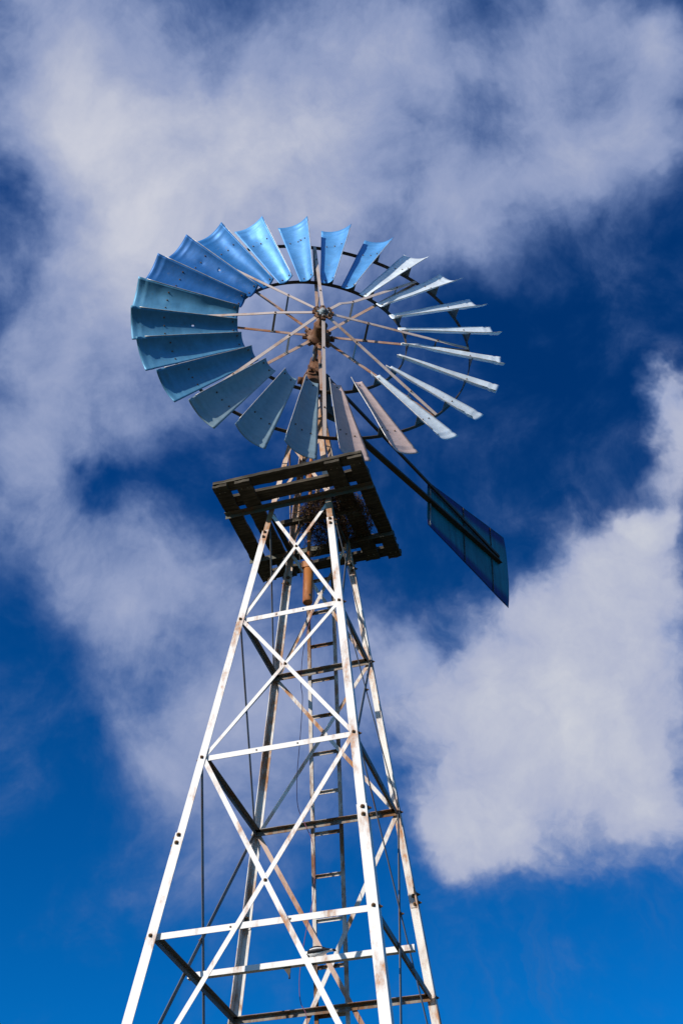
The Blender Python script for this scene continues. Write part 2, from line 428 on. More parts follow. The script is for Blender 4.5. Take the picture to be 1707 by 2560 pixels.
class MB:
    def __init__(self):
        self.v, self.f, self.mi, self.sm = [], [], [], []

    def add(self, vs, fs, mi=0, smooth=False):
        o = len(self.v)
        self.v += [tuple(x) for x in vs]
        for f in fs:
            self.f.append([i + o for i in f])
            self.mi.append(mi)
            self.sm.append(smooth)

    def extrude(self, prof, p0, p1, xd, yd, mi=0):
        """closed 2D profile swept from p0 to p1"""
        p0, p1, xd, yd = map(Vector, (p0, p1, xd, yd))
        n = len(prof)
        a = [p0 + xd * x + yd * y for x, y in prof]
        b = [p1 + xd * x + yd * y for x, y in prof]
        fs = [[i, (i + 1) % n, n + (i + 1) % n, n + i] for i in range(n)]
        fs += [list(range(n))[::-1], [n + i for i in range(n)]]
        self.add(a + b, fs, mi)

    def bar(self, p0, p1, wd, w, t, mi=0):
        """flat bar: wd = direction of the width"""
        p0, p1 = Vector(p0), Vector(p1)
        ax = (p1 - p0).normalized()
        wd = Vector(wd)
        wd = (wd - ax * wd.dot(ax)).normalized()
        td = ax.cross(wd)
        self.extrude([(-w / 2, -t / 2), (w / 2, -t / 2), (w / 2, t / 2), (-w / 2, t / 2)], p0, p1, wd, td, mi)

    def lang(self, p0, p1, xd, yd, fx, fy, t, mi=0):
        self.extrude([(0, 0), (fx, 0), (fx, t), (t, t), (t, fy), (0, fy)], p0, p1, xd, yd, mi)

    def tube(self, pts, r, seg=8, mi=0, cap=True):
        pts = [Vector(p) for p in pts]
        rs = r if isinstance(r, (list, tuple)) else [r] * len(pts)
        vs, fs = [], []
        up = None
        for i, p in enumerate(pts):
            a = pts[max(i - 1, 0)]
            b = pts[min(i + 1, len(pts) - 1)]
            ax = (b - a).normalized()
            if up is None:
                up = Vector((0, 0, 1)) if abs(ax.z) < .9 else Vector((1, 0, 0))
            x = (up - ax * up.dot(ax)).normalized()
            up = x
            y = ax.cross(x)
            for k in range(seg):
                c = 2 * math.pi * k / seg
                vs.append(p + (x * math.cos(c) + y * math.sin(c)) * rs[i])
        for i in range(len(pts) - 1):
            for k in range(seg):
                fs.append([i * seg + k, i * seg + (k + 1) % seg, (i + 1) * seg + (k + 1) % seg, (i + 1) * seg + k])
        self.add(vs, fs, mi, True)
        if cap:
            o = len(self.v) - len(vs)
            for ring in (list(range(seg))[::-1], [(len(pts) - 1) * seg + k for k in range(seg)]):
                self.f.append([o + i for i in ring])
                self.mi.append(mi)
                self.sm.append(False)

    def lathe(self, c, axis, prof, seg=24, mi=0, smooth=True):
        """prof: (distance along axis, radius)"""
        c, axis = Vector(c), Vector(axis).normalized()
        x = axis.orthogonal().normalized()
        y = axis.cross(x)
        vs, fs = [], []
        for h, r in prof:
            for k in range(seg):
                a = 2 * math.pi * k / seg
                vs.append(c + axis * h + (x * math.cos(a) + y * math.sin(a)) * max(r, 1e-4))
        for i in range(len(prof) - 1):
            for k in range(seg):
                fs.append([i * seg + k, i * seg + (k + 1) % seg, (i + 1) * seg + (k + 1) % seg, (i + 1) * seg + k])
        fs.append(list(range(seg))[::-1])
        fs.append([(len(prof) - 1) * seg + k for k in range(seg)])
        self.add(vs, fs, mi, smooth)

    def box(self, c, xd, yd, zd, mi=0):
        """half-extent vectors"""
        c, xd, yd, zd = map(Vector, (c, xd, yd, zd))
        vs = [c + xd * a + yd * b + zd * d for a in (-1, 1) for b in (-1, 1) for d in (-1, 1)]
        self.add(vs, [[0, 1, 3, 2], [4, 6, 7, 5], [0, 4, 5, 1], [2, 3, 7, 6], [0, 2, 6, 4], [1, 5, 7, 3]], mi)

    def build(self, name, mats, parent=None, loc=None, fix=True, bevel=0.0):
        me = bpy.data.meshes.new(name)
        me.from_pydata(self.v, [], self.f)
        mats = mats if isinstance(mats, (list, tuple)) else [mats]
        for m in mats:
            me.materials.append(m)
        me.polygons.foreach_set('material_index', self.mi)
        me.polygons.foreach_set('use_smooth', self.sm)
        if fix:
            bm = bmesh.new()
            bm.from_mesh(me)
            bmesh.ops.recalc_face_normals(bm, faces=bm.faces)
            if bevel:
                bmesh.ops.bevel(bm, geom=[e for e in bm.edges if e.calc_face_angle(0) > .6], offset=bevel, segments=1, affect='EDGES')
            bm.to_mesh(me)
            bm.free()
        me.update()
        o = bpy.data.objects.new(name, me)
        COL.objects.link(o)
        if parent is not None:
            o.parent = parent
            # parts are modelled in world coordinates under a root that stands on the ground
            o.location = loc if loc is not None else -parent_world(parent)
        elif loc is not None:
            o.location = loc
        return o


PW = {}


def parent_world(o):
    return PW.get(o.name, Vector((0, 0, 0)))


def tag(o, label=None, cat=None, group=None, kind=None):
    if label:
        o['label'] = label
    if cat:
        o['category'] = cat
    if group:
        o['group'] = group
    if kind:
        o['kind'] = kind
    return o


# ------------------------------------------------------------------ ground
GZ = -5.97
g = MB()
gn = 40
R0 = 6000.0
vs, fs = [], []
for i in range(gn + 1):
    for j in range(gn + 1):
        u = (i / gn * 2 - 1)
        v = (j / gn * 2 - 1)
        x, y = math.copysign(abs(u) ** 3, u) * R0, math.copysign(abs(v) ** 3, v) * R0
        vs.append((x, y, GZ))
for i in range(gn):
    for j in range(gn):
        a = i * (gn + 1) + j
        fs.append([a, a + gn + 1, a + gn + 2, a + 1])
g.add(vs, fs)
ground = g.build('ground', M_ground)
tag(ground, 'dry grass paddock under the windmill', None, None, 'structure')

# ------------------------------------------------------------------ windmill root
mill = bpy.data.objects.new('windmill', None)
COL.objects.link(mill)
mill.location = (0, 0, GZ)
PW['windmill'] = Vector((0, 0, GZ))
tag(mill, 'tall multi-bladed farm windmill with blue blades on a rusty white lattice tower', 'windmill')

KS = .1149


def hw(z):
    return 1.0 - KS * z


zA, zB, zC, zD, zP = 3.609, 1.822, 0.0, -1.81, 5.27
zT = 7.42                     # leg tops
zQ = 6.62                     # top joint of the upper panel
LEVELS = (zA, zB, zC, zD)
FACES = {'front': 0, 'right': 1, 'back': 2, 'left': 3}


def fp(face, s, z, off=0.0, inset=0.0):
    """point on a tower face: s = -1..1 along the face, off = inwards"""
    w = hw(z)
    x, y = s * (w - inset), -w + off
    k = FACES[face]
    for _ in range(k):
        x, y = -y, x
    return Vector((x, y, z))


def fdir(face, v):
    x, y, z = v
    for _ in range(FACES[face]):
        x, y = -y, x
    return Vector((x, y, z))


bolt_mb = MB()
bolt_mb.lathe((0, 0, 0), (0, 0, 1), [(-.004, .019), (.003, .019), (.004, .0125), (.016, .0125), (.017, .007), (.028, .0065)], 8, smooth=False)
bolt_src = None


def bolt(parent, p, n, scale=1.0):
    global bolt_src
    if bolt_src is None:
        o = bolt_mb.build('bolt', M_bolt)
        bolt_src = o
    else:
        o = bolt_src.copy()
        COL.objects.link(o)
    o.parent = parent
    o.location = Vector(p)
    o.rotation_euler = Vector(n).to_track_quat('Z', 'Y').to_euler()
    o.scale = (scale,) * 3
    return o


# legs: corner angles in three lengths
legs = {}
for nm, sx, sy in (('fl', -1, -1), ('fr', 1, -1), ('br', 1, 1), ('bl', -1, 1)):
    m = MB()
    for z0, z1, f, t, o in ((GZ, 1.0, .092, .009, .009), (.86, 5.0, .078, .008, 0.0), (4.86, zT, .066, .007, -.008)):
        def P(z):
            return Vector((sx * (hw(z) + o), sy * (hw(z) + o), z))
        m.lang(P(z0), P(z1), (-sx, 0, 0), (0, -sy, 0), f, f, t, 1 if z0 > 4 else 0)
    lg = m.build('leg', [M_white if nm in ('fl', 'fr') else M_white2, M_mast], mill)
    legs[nm] = lg
    # splice and joint bolts on both outer faces
    for z in list(LEVELS) + [.89, .97, 4.885, 4.965]:
        w = hw(z) + (.009 if z < 1 else 0)
        big = 1.15 if z not in LEVELS else 1.0
        bolt(lg, (sx * (w - .038), sy * (w + .001), z), (0, sy, -KS), big)
        bolt(lg, (sx * (w + .001), sy * (w - .038), z), (sx, 0, -KS), big)
        if z not in LEVELS and nm in ('br', 'bl'):
            bolt(lg, (sx * (w - .038), sy * (w - .02), z), (0, -sy, 0), big)
# concrete footings
for sx in (-1, 1):
    for sy in (-1, 1):
        m = MB()
        w = hw(GZ)
        m.box((sx * (w - .02), sy * (w - .02), GZ + .05), (.24, 0, 0), (0, .24, 0), (0, 0, .12))
        m.build('footing', plain('concrete', (.34, .33, .31), .9) if 'concrete' not in bpy.data.materials else bpy.data.materials['concrete'], mill)

# horizontal girts: angle iron, upright flange in the face and a flat flange inwards on top
for face in FACES:
    for z in LEVELS:
        m = MB()
        a, b = fp(face, -1, z + .028, .028, .03), fp(face, 1, z + .028, .028, .03)
        m.lang(a, b, fdir(face, (0, 0, -1)), fdir(face, (0, 1, 0)), .056, .052, .006)
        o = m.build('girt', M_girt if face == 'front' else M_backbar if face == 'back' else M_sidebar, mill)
        # punched bolt holes read as dark dots
        for s in (.36, .63):
            q = a.lerp(b, s) - Vector((0, 0, .028)) - fdir(face, (0, .0015, 0))
            h = MB()
            h.lathe(q, fdir(face, (0, -1, 0)), [(0, .009), (.0018, .009)], 10, smooth=False)
            h.build('bolt_hole', M_dark, o, loc=Vector((0, 0, 0)))

# flat-bar X bracing on all faces
BR = 'brace'
for face in FACES:
    panels = [(zA, zP + .02), (zB, zA), (zD, zB), (GZ + .35, zD), (5.50, zQ)]
    for zl, zu in panels:
        for d in (-1, 1):
            off = .013 if d < 0 else .020
            w = .046 if zl < 1 else .040
            m = MB()
            a, b = fp(face, -d, zl, off, .045), fp(face, d, zu, off, .045 if zu < 6 else .03)
            m.bar(a, b, fdir(face, (1, 0, 0)), w, .006)
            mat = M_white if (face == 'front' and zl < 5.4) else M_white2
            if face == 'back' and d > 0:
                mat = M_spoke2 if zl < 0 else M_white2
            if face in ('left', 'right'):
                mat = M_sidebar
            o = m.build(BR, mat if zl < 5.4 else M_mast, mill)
            if d < 0:
                wl, wu = hw(zl), hw(zu)
                f = wl / (wl + wu)
                q = a.lerp(b, f)
                bolt(o, q - fdir(face, (0, .004, 0)), fdir(face, (0, -1, 0)), .9)
# upper girt just above the platform (front) and girts at platform height (sides)
m = MB()
m.lang(fp('front', -1, 6.09, -.012, -.01), fp('front', 1, 6.09, -.012, -.01), (0, 0, -1), (0, 1, 0), .05, .05, .006)
m.build('girt', M_castrust, mill)
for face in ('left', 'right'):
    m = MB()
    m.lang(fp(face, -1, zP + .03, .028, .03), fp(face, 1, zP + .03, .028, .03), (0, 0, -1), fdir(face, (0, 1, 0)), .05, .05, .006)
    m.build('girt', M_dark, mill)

# cross beam that lies on the side girts half way through the tower
m = MB()
m.extrude([(-.026, -.026), (.026, -.026), (.026, .026), (-.026, .026)], (-1.045, 0, .056), (1.06, 0, .056), (0, 1, 0), (0, 0, 1))
xb = m.build('cross_beam', M_girt, mill)
for x in (-.085, .15):
    m = MB()
    m.extrude([(-.06, .0), (.012, .0), (.012, -.05), (-.002, -.085), (-.014, -.06)], (x, -.004, .028), (x, .004, .028), (1, 0, 0), (0, 0, 1))
    m.tube([(x + .003, 0, -.04), (x + .003, 0, -.075)], .008)
    m.build('hanger_bracket', M_dark, xb, loc=Vector((0, 0, 0)))

# ladder on the back face
m = MB()
lx0, lx1 = -.163, .144


def lp(x, z, off=-.03):
    return Vector((x, hw(z) - off, z))


for x in (lx0, lx1):
    a, b = lp(x, GZ), lp(x, 5.2)
    m.extrude([(-.019, -.014), (.019, -.014), (.019, .014), (-.019, .014)], a, b, (1, 0, 0), (0, 1, 0))
ladder = m.build('ladder', M_ladder, mill)
z = .4227 - .4455 * 14
while z < 5.1:
    if z > GZ + .2:
        m = MB()
        m.lang(lp(lx0 + .019, z + .015, -.046), lp(lx1 - .019, z + .015, -.046), (0, 0, -1), (0, -1, 0), .03, .032, .005)
        m.build('rung', M_ladder, ladder, loc=Vector((0, 0, 0)))
    z += .4455

# ------------------------------------------------------------------ platform
PZ = 5.385
m = MB()
for s in (-1, 1):
    y = s * .412
    # upright flange below, flat flange on top pointing away from the tower
    m.lang((-.905, y, PZ - .004), (.905, y, PZ - .004), (0, 0, -1), (0, s, 0), .06, .058, .006)
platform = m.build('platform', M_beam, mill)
rnd = random.Random(4)


def plank(x0, x1, y0, y1, z0, th, rot=0.0, ragged=(.0, .0)):
    """old board: subdivided, worn edges, ragged ends"""
    m = MB()
    lx, ly = x1 - x0, y1 - y0
    alongx = lx > ly
    nl = max(8, int((lx if alongx else ly) / .035))
    nw = 5
    sd = rnd.random() * 50
    top, bot = [], []
    for i in range(nl + 1):
        for j in range(nw + 1):
            u, v = i / nl, j / nw
            a = (x0 + lx * u, y0 + ly * v) if alongx else (x0 + lx * v, y0 + ly * u)
            dx = dy = 0
            if j in (0, nw):
                e = noise.noise(Vector((a[0] * 14 + sd, a[1] * 14, sd))) * .007 + noise.noise(Vector((a[0] * 4, a[1] * 4 + sd, 3))) * .006
                if alongx:
                    dy = e
                else:
                    dx = e
            if i in (0, nl):
                r = ragged[0] if i == 0 else ragged[1]
                e = noise.noise(Vector((v * 5 + sd, sd, 1))) * .012 + (abs(noise.noise(Vector((v * 3.3 + sd, 9, sd)))) * r)
                e = e if i == 0 else -e
                if alongx:
                    dx = e
                else:
                    dy = e
            h = noise.noise(Vector((a[0] * 6 + sd, a[1] * 6, 7))) * .004
            top.append((a[0] + dx, a[1] + dy, z0 + th + h))
            bot.append((a[0] + dx, a[1] + dy, z0 + h * .6))
    n = len(top)
    fs = []
    q = nw + 1
    for i in range(nl):
        for j in range(nw):
            k = i * q + j
            fs.append([k, k + 1, k + q + 1, k + q])
            fs.append([n + k, n + k + q, n + k + q + 1, n + k + 1])
    for i in range(nl):
        for j in (0, nw):
            k = i * q + j
            fs.append([k, k + q, n + k + q, n + k])
    for j in range(nw):
        for i in (0, nl):
            k = i * q + j
            fs.append([k, n + k, n + k + 1, k + 1])
    m.add(top + bot, fs)
    for f_ in (.06, .24, .76, .94):
        for w_ in (.3, .7):
            nx, ny = (x0 + lx * f_, y0 + ly * w_) if alongx else (x0 + lx * w_, y0 + ly * f_)
            m.lathe((nx, ny, z0 + .001), (0, 0, -1), [(0, .008), (.004, .007)], 8, 1, False)
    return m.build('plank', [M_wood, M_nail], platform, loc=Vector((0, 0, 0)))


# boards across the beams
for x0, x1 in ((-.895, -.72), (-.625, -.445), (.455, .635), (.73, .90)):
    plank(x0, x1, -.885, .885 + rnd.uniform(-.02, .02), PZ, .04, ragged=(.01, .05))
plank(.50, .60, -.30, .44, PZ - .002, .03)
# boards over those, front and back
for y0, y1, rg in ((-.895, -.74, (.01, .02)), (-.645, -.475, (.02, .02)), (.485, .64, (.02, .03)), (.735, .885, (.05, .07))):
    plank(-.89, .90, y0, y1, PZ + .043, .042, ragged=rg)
# the bearer under the nest
m = MB()
m.box((.08, -.10, PZ - .02), (.40, 0, 0), (0, .03, 0), (0, 0, .03))
m.build('bearer', M_wood, platform, loc=Vector((0, 0, 0)))

# ------------------------------------------------------------------ wheel
yaw, tilt = .4566, .0166
n_ = Vector((math.sin(yaw) * math.cos(tilt), -math.cos(yaw) * math.cos(tilt), math.sin(tilt)))
e_ = Vector((math.cos(yaw), math.sin(yaw), 0))
u_ = n_.cross(e_)
HUBZ, DD = 8.3619, .6377
CW = Vector((0, 0, HUBZ)) + n_ * DD
Ro, Ri, PH = 2.483, 1.1029, .142
AO1, AO2, AI1, AI2 = .1233, .0446, .125, .0333
PO1, PO2, PI1, PI2 = -.108, .108, -.0739, .0381
RIMO, RIMI, RIMP = 2.055, 1.19, -.135
TF, TR = .87 - DD, .475 - DD      # spider planes measured from the wheel centre

m = MB()
# axle, front spider, rear hub drum
m.lathe((0, 0, 0), (0, 0, 1), [(TR - .13, .044), (TR - .1, .046), (TR - .06, .15), (TR - .015, .165), (TR + .0, .155), (TR + .03, .11), (TR + .06, .092), (TR + .16, .088), (TR + .185, .095), (TR + .20, .075), (TR + .21, .05), (TF - .03, .044)], 28, 0)
m.lathe((0, 0, 0), (0, 0, 1), [(TF - .03, .05), (TF - .025, .105), (TF, .112), (TF + .004, .105), (TF + .005, .06), (TF + .012, .055)], 24, 0)
m.lathe((0, 0, 0), (0, 0, 1), [(TF + .006, .058), (TF + .03, .054), (TF + .036, .038), (TF + .05, .036), (TF + .058, .024)], 20, 1)
SP0 = math.radians(2.5)
for k in range(8):
    a = SP0 + k * math.pi / 4
    dr, dt = Vector((math.cos(a), math.sin(a), 0)), Vector((-math.sin(a), math.cos(a), 0))
    m.box(dr * .098 + Vector((0, 0, TF - .012)), dr * .045, dt * .032, (0, 0, .013), 0)
    m.box(dr * .075 + Vector((0, 0, TF + .006)), dr * .030, dt * .017, (0, 0, .006), 1)
    m.box(dr * .165 + Vector((0, 0, TR - .03)), dr * .05, dt * .04, (0, 0, .018), 0)
    for rr, zz in ((.098, TF + .004), (.175, TR - .008)):
        m.lathe(dr * rr + Vector((0, 0, zz)), (0, 0, 1), [(0, .016), (.014, .016), (.015, .008), (.032, .008)], 8, 2, False)
m.box((0, .105, TR + .12), (.03, 0, 0), (0, .03, 0), (0, 0, .05), 0)
wheel = m.build('wheel', [M_castrust, M_hub, M_bolt], mill)
wheel.matrix_local = Matrix.Translation(CW - Vector((0, 0, GZ))) @ Matrix(((e_.x, u_.x, n_.x, 0), (e_.y, u_.y, n_.y, 0), (e_.z, u_.z, n_.z, 0), (0, 0, 0, 1)))
Z0 = Vector((0, 0, 0))


def ring(r, p, w, t):
    """flat hoop, its width along the axle"""
    m = MB()
    seg = 96
    prof = [(-w / 2, 0), (w / 2, 0), (w / 2, t), (-w / 2, t)]
    vs, fs = [], []
    q = len(prof)
    for k in range(seg):
        a = 2 * math.pi * k / seg
        for pz, pr in prof:
            rr = r - pr
            vs.append((rr * math.cos(a), rr * math.sin(a), p + pz))
    for k in range(seg):
        for j in range(q):
            a, b = k * q + j, k * q + (j + 1) % q
            c, d = ((k + 1) % seg) * q + (j + 1) % q, ((k + 1) % seg) * q + j
            fs.append([a, b, c, d])
    m.add(vs, fs)
    return m.build('rim', M_dark, wheel, loc=Z0)


ring(RIMO, RIMP, .05, .010)
ring(RIMI, RIMP - .005, .05, .010)

TIE_R = .62
for k in range(8):
    a = SP0 + k * math.pi / 4
    dr, dt = Vector((math.cos(a), math.sin(a), 0)), Vector((-math.sin(a), math.cos(a), 0))

    def front(r):
        f = r / RIMO
        q = dr * r + Vector((0, 0, TF + (RIMP + .02 - TF) * f))
        if k == 1:       # this spoke is bent near the hub
            q += Vector((0, 0, .05 * math.exp(-((r - .34) / .16) ** 2)))
        if k == 4:
            q += Vector((0, 0, .015 * math.exp(-((r - .6) / .3) ** 2)))
        return q

    def rear(r):
        return dr * r + Vector((0, 0, TR - .006 + (RIMP - .012 - TR) * r / RIMO))
    for fn, r0, w, mat in ((front, .07, .044, M_spoke), (rear, .13, .044, M_spoke2)):
        m = MB()
        rs = [r0, .2, .34, .48, TIE_R, .9, 1.3, 1.7, RIMO - .01]
        for ra, rb in zip(rs[:-1], rs[1:]):
            m.bar(fn(ra), fn(rb), dt, w, .007)
        sp = m.build('spoke', mat, wheel, loc=Z0)
        for rr in (TIE_R, 1.6) if fn is front else (TIE_R,):
            o = bolt(sp, fn(rr) + Vector((0, 0, .006)), (0, 0, 1), .62)
    # struts between the front and rear spoke
    for rr, tw in ((TIE_R, .03), (1.58, .02)):
        m = MB()
        m.bar(rear(rr) + Vector((0, 0, .004)), front(rr) - Vector((0, 0, .004)), dt if k % 2 else dr, tw, .007)
        m.bar(rear(rr) + Vector((0, 0, .009)) - dr * .03, rear(rr) + Vector((0, 0, .009)) + dr * .03, dt, .046, .005)
        m.build('spoke_strut', M_zinc if k % 3 else M_bracket, wheel, loc=Z0)


def pol(r, a, p):
    return Vector((r * math.cos(a), r * math.sin(a), p))


C00, C01 = pol(Ri, AI1, PI1), pol(Ri, -AI2, PI2)      # rear, front inner corner (blade centred on angle 0)
C10, C11 = pol(Ro, AO1, PO1), pol(Ro, -AO2, PO2)
BN = ((C11 - C10).cross(C10 - C00)).normalized()
if BN.z < 0:
    BN = -BN


def bsurf(s, t, seed=0, dent=()):
    a = C00.lerp(C01, s)
    b = C10.lerp(C11, s)
    p = a.lerp(b, t)
    cam_ = (.042 + .024 * t) * 4 * s * (1 - s)
    p = p - BN * cam_
    bead = math.exp(-((t - .905) / .011) ** 2)          # pressed bead near the tip
    p = p + BN * (.010 * bead) * (1 if .03 < s < .97 else 0)
    p = p - BN * (.007 * math.exp(-((t - .932) / .010) ** 2))
    p = p + BN * (noise.noise(Vector((s * 1.6 + seed * 7.3, t * 3.0, seed))) * .008)
    for ds, dt_, rs, rt, h in dent:
        p = p + BN * (h * math.exp(-((s - ds) / rs) ** 2 - ((t - dt_) / rt) ** 2))
    return p


REFL_TINT = {'cobalt': (.010, .125, .38), 'azure': (.020, .18, .48), 'sky': (.09, .32, .66), 'teal': (.09, .28, .45), 'slate': (.27, .38, .43),  # hues of reflected sky and ground, painted into the blade colour
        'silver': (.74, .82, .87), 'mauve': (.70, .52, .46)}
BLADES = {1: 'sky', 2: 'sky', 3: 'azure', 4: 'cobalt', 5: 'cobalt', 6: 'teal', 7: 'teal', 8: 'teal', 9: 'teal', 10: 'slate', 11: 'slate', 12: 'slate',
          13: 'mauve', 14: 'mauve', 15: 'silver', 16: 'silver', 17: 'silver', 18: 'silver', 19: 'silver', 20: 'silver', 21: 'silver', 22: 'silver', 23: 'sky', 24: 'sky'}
HOLES = {4: [(.64, .47)], 7: [(.55, .43)], 1: [(.62, .70)]}
DENTS = {2: [(.25, .85, .12, .08, -.02)], 8: [(.45, .72, .2, .06, -.014)], 4: [(.5, .68, .1, .03, -.01)], 6: [(.6, .3, .2, .05, -.008)], 18: [(.4, .2, .3, .06, .02)], 16: [(.5, .1, .3, .05, .015)]}
BL_LABEL = {4: 'cobalt blade with a square hole torn through it', 7: 'teal blade with a small oblong hole', 1: 'sky blue blade with a small bullet hole'}
NS, NT = 14, 46
for k in range(1, 25):
    ang = math.pi / 2 + PH + (k - 1) * math.pi / 12
    dent = list(DENTS.get(k, []))
    rd = random.Random(k * 31 + 5)
    for _ in range(3):
        dent.append((rd.uniform(.1, .9), rd.uniform(.15, .95), rd.uniform(.08, .22), rd.uniform(.03, .09), rd.uniform(-.011, .011)))
    dent.append((rd.choice((0, 1)), rd.choice((.0, 1.0)), .25, .10, rd.uniform(-.022, .022)))
    m = MB()
    front_v, back_v = [], []
    TH = .0035
    for i in range(NT + 1):
        for j in range(NS + 1):
            t, s = i / NT, j / NS
            p = bsurf(s, t, k, dent)
            front_v.append(p)
            back_v.append(p - BN * TH)
    q = NS + 1
    skip = set()
    for hs, ht in HOLES.get(k, []):
        skip.add((int(ht * NT), int(hs * NS)))
    nv = len(front_v)
    fs = []
    for i in range(NT):
        for j in range(NS):
            a = i * q + j
            if (i, j) in skip:
                for x, y in ((a, a + 1), (a + 1, a + q + 1), (a + q + 1, a + q), (a + q, a)):
                    fs.append([x, y, nv + y, nv + x])
                continue
            fs.append([a, a + 1, a + q + 1, a + q])
            fs.append([nv + a, nv + a + q, nv + a + q + 1, nv + a + 1])
    for i in range(NT):
        for j in (0, NS):
            a = i * q + j
            fs.append([a, a + q, nv + a + q, nv + a])
    for j in range(NS):
        for i in (0, NT):
            a = i * q + j
            fs.append([a, a + 1, nv + a + 1, nv + a])
    m.add(front_v + back_v, fs, 0, True)
    # folded stiffening lip along the leading edge
    m.tube([bsurf(1, t / 12, k, dent) - BN * .004 for t in range(0, 12)], .0055, 6, 1)
    # rivets where the brackets hold the sheet
    for t, ss in ((.69, (.2, .5, .78)), (.045, (.3, .82)), (.69, (.62,) if k in (1,) else ())):
        for s in ss:
            m.lathe(bsurf(s, t, k, dent), BN, [(-.003, .011), (.004, .011), (.006, .006), (.014, .0055)], 8, 2, False)
    b = m.build('blade', [M_blade, M_edge, M_bolt], wheel, loc=Z0)
    b.rotation_euler = (0, 0, ang + math.radians(random.Random(k * 7 + 1).uniform(-.5, .5)))
    c = REFL_TINT[BLADES[k]]
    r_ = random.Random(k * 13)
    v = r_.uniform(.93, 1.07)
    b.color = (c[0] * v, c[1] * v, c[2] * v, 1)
    if k in BL_LABEL:
        b['label'] = BL_LABEL[k]
    # triangular brackets from the hoops to the sheet
    for t, rim in ((.69, RIMO), (.065, RIMI)):
        s0, s1 = .10, .93
        pts = [bsurf(s0 + (s1 - s0) * x / 8, t, k, dent) - BN * .0045 for x in range(9)]
        a0 = math.atan2(pts[0].y, pts[0].x)
        a1 = math.atan2(pts[-1].y, pts[-1].x)
        rr = rim - .004
        foot = [pol(rr, a1 + .004, RIMP + .005), pol(rr, a1 + .03, RIMP - .01), pol(rr, (a0 + a1) / 2 + .02, RIMP - .012)]
        poly = pts + foot
        nrm = pol(1, (a0 + a1) / 2, 0)
        mb = MB()
        n2 = len(poly)
        A = [p_ - nrm * .003 for p_ in poly]
        B = [p_ + nrm * .003 for p_ in poly]
        mb.add(A + B, [list(range(n2))[::-1], [n2 + i for i in range(n2)]] + [[i, (i + 1) % n2, n2 + (i + 1) % n2, n2 + i] for i in range(n2)])
        br = mb.build('blade_bracket', M_bracket, wheel, loc=Z0)
        br.rotation_euler = b.rotation_euler

# ------------------------------------------------------------------ gear head on the tower top
m = MB()
zc = HUBZ


def H(t, side=0.0, up=0.0):
    return Vector((0, 0, zc)) + n_ * t + e_ * side + u_ * up


# shaft tube and bearing
m.tube([H(.37), H(.19)], [.045, .045], 18, 1)
m.tube([H(.19), H(.05)], [.034, .034], 16, 1)
# flared yoke below the bearing
m.lathe((0, 0, 0), (0, 0, 1), [(7.36, .13), (7.42, .15), (7.50, .15), (7.53, .085), (7.70, .075), (7.80, .10), (7.86, .15), (7.92, .165), (7.97, .16), (8.06, .135), (8.16, .10), (8.27, .072), (8.38, .056), (8.46, .046), (8.48, .03)], 28, 0)
pr = [(.0, .13), (.05, .12), (.085, .0), (.10, -.12), (.135, -.24), (.19, -.34), (.19, -.40), (.0, -.42)]
for sd_, th in ((.035, .030), (-.075, .014)):
    m.extrude(pr if sd_ > 0 else [(max(a_, .0), min(b_, -.16)) for a_, b_ in pr[3:]], H(0, sd_ - th), H(0, sd_ + th), n_, u_, 0)
m.tube([H(.0, -.19, -.40), H(.0, .16, -.40)], .036, 12, 0)
m.tube([H(.02, -.21, -.42), H(.02, -.14, -.42)], .05, 12, 0)
m.lathe(H(.10, -.03, -.37), n_, [(0, .07), (.07, .07), (.075, .05), (.03, .045)], 20, 0)
# turntable plate and the furl lever behind
m.lathe((0, 0, 0), (0, 0, 1), [(7.28, .19), (7.30, .20), (7.345, .20), (7.36, .18)], 28, 2)
gear = m.build('gear_head', [M_castrust, M_zinc, M_dark], mill)

# ------------------------------------------------------------------ tail
TB = 1.167
td = Vector((math.cos(TB), math.sin(TB), 0))
tn = Vector((-math.sin(TB), math.cos(TB), 0))
TZ = 7.655
up = Vector((0, 0, 1))
m = MB()
m.extrude([(-.036, -.045), (.044, -.045), (.044, -.037), (.004, -.037), (.004, .045), (-.004, .045), (-.004, -.037), (-.036, -.037)], td * .12 + up * TZ - tn * .03, td * 4.30 + up * TZ - tn * .03, tn, up)
m.bar(td * .25 + up * 8.27 - tn * .035, td * 4.27 + up * (TZ + .07) - tn * .035, up, .048, .03)
m.bar(td * .25 + up * 8.32 - tn * .035, td * .30 + up * 7.58 - tn * .035, td, .07, .03)
m.extrude([(.08, -.14), (.34, -.11), (.52, -.03), (.62, .10), (.56, .14), (.40, .09), (.25, .05), (.08, .08)], up * (TZ - .02) - tn * .075, up * (TZ - .02) + tn * .015, td, up)
tail = m.build('tail_boom', M_dark, mill)
m = MB()
# flared sheet: near edge, far edge (bowed), a few joints
near0, near1 = (2.475, 7.135), (2.545, 8.05)
far0, far1 = (4.42, 6.835), (4.54, 8.325)
na, nb = 24, 22
vf, band = [], []
for i in range(na + 1):
    for j in range(nb + 1):
        u, v = i / na, j / nb
        a = near0[0] + (near1[0] - near0[0]) * v, near0[1] + (near1[1] - near0[1]) * v
        b = far0[0] + (far1[0] - far0[0]) * v, far0[1] + (far1[1] - far0[1]) * v
        bow = .06 * 4 * v * (1 - v) * u
        x = a[0] + (b[0] - a[0]) * u + bow
        z = a[1] + (b[1] - a[1]) * u
        lat = .012 * math.sin(v * 3.1) * (1 - u) - .01 * noise.noise(Vector((u * 3, v * 3, 2)))
        vf.append(td * x + up * z + tn * lat)
        band.append(abs(v - .5) * 2 + (.02 if u < .05 else 0))
q = nb + 1
nv = len(vf)
vb = [p - tn * .004 for p in vf]
fs = []
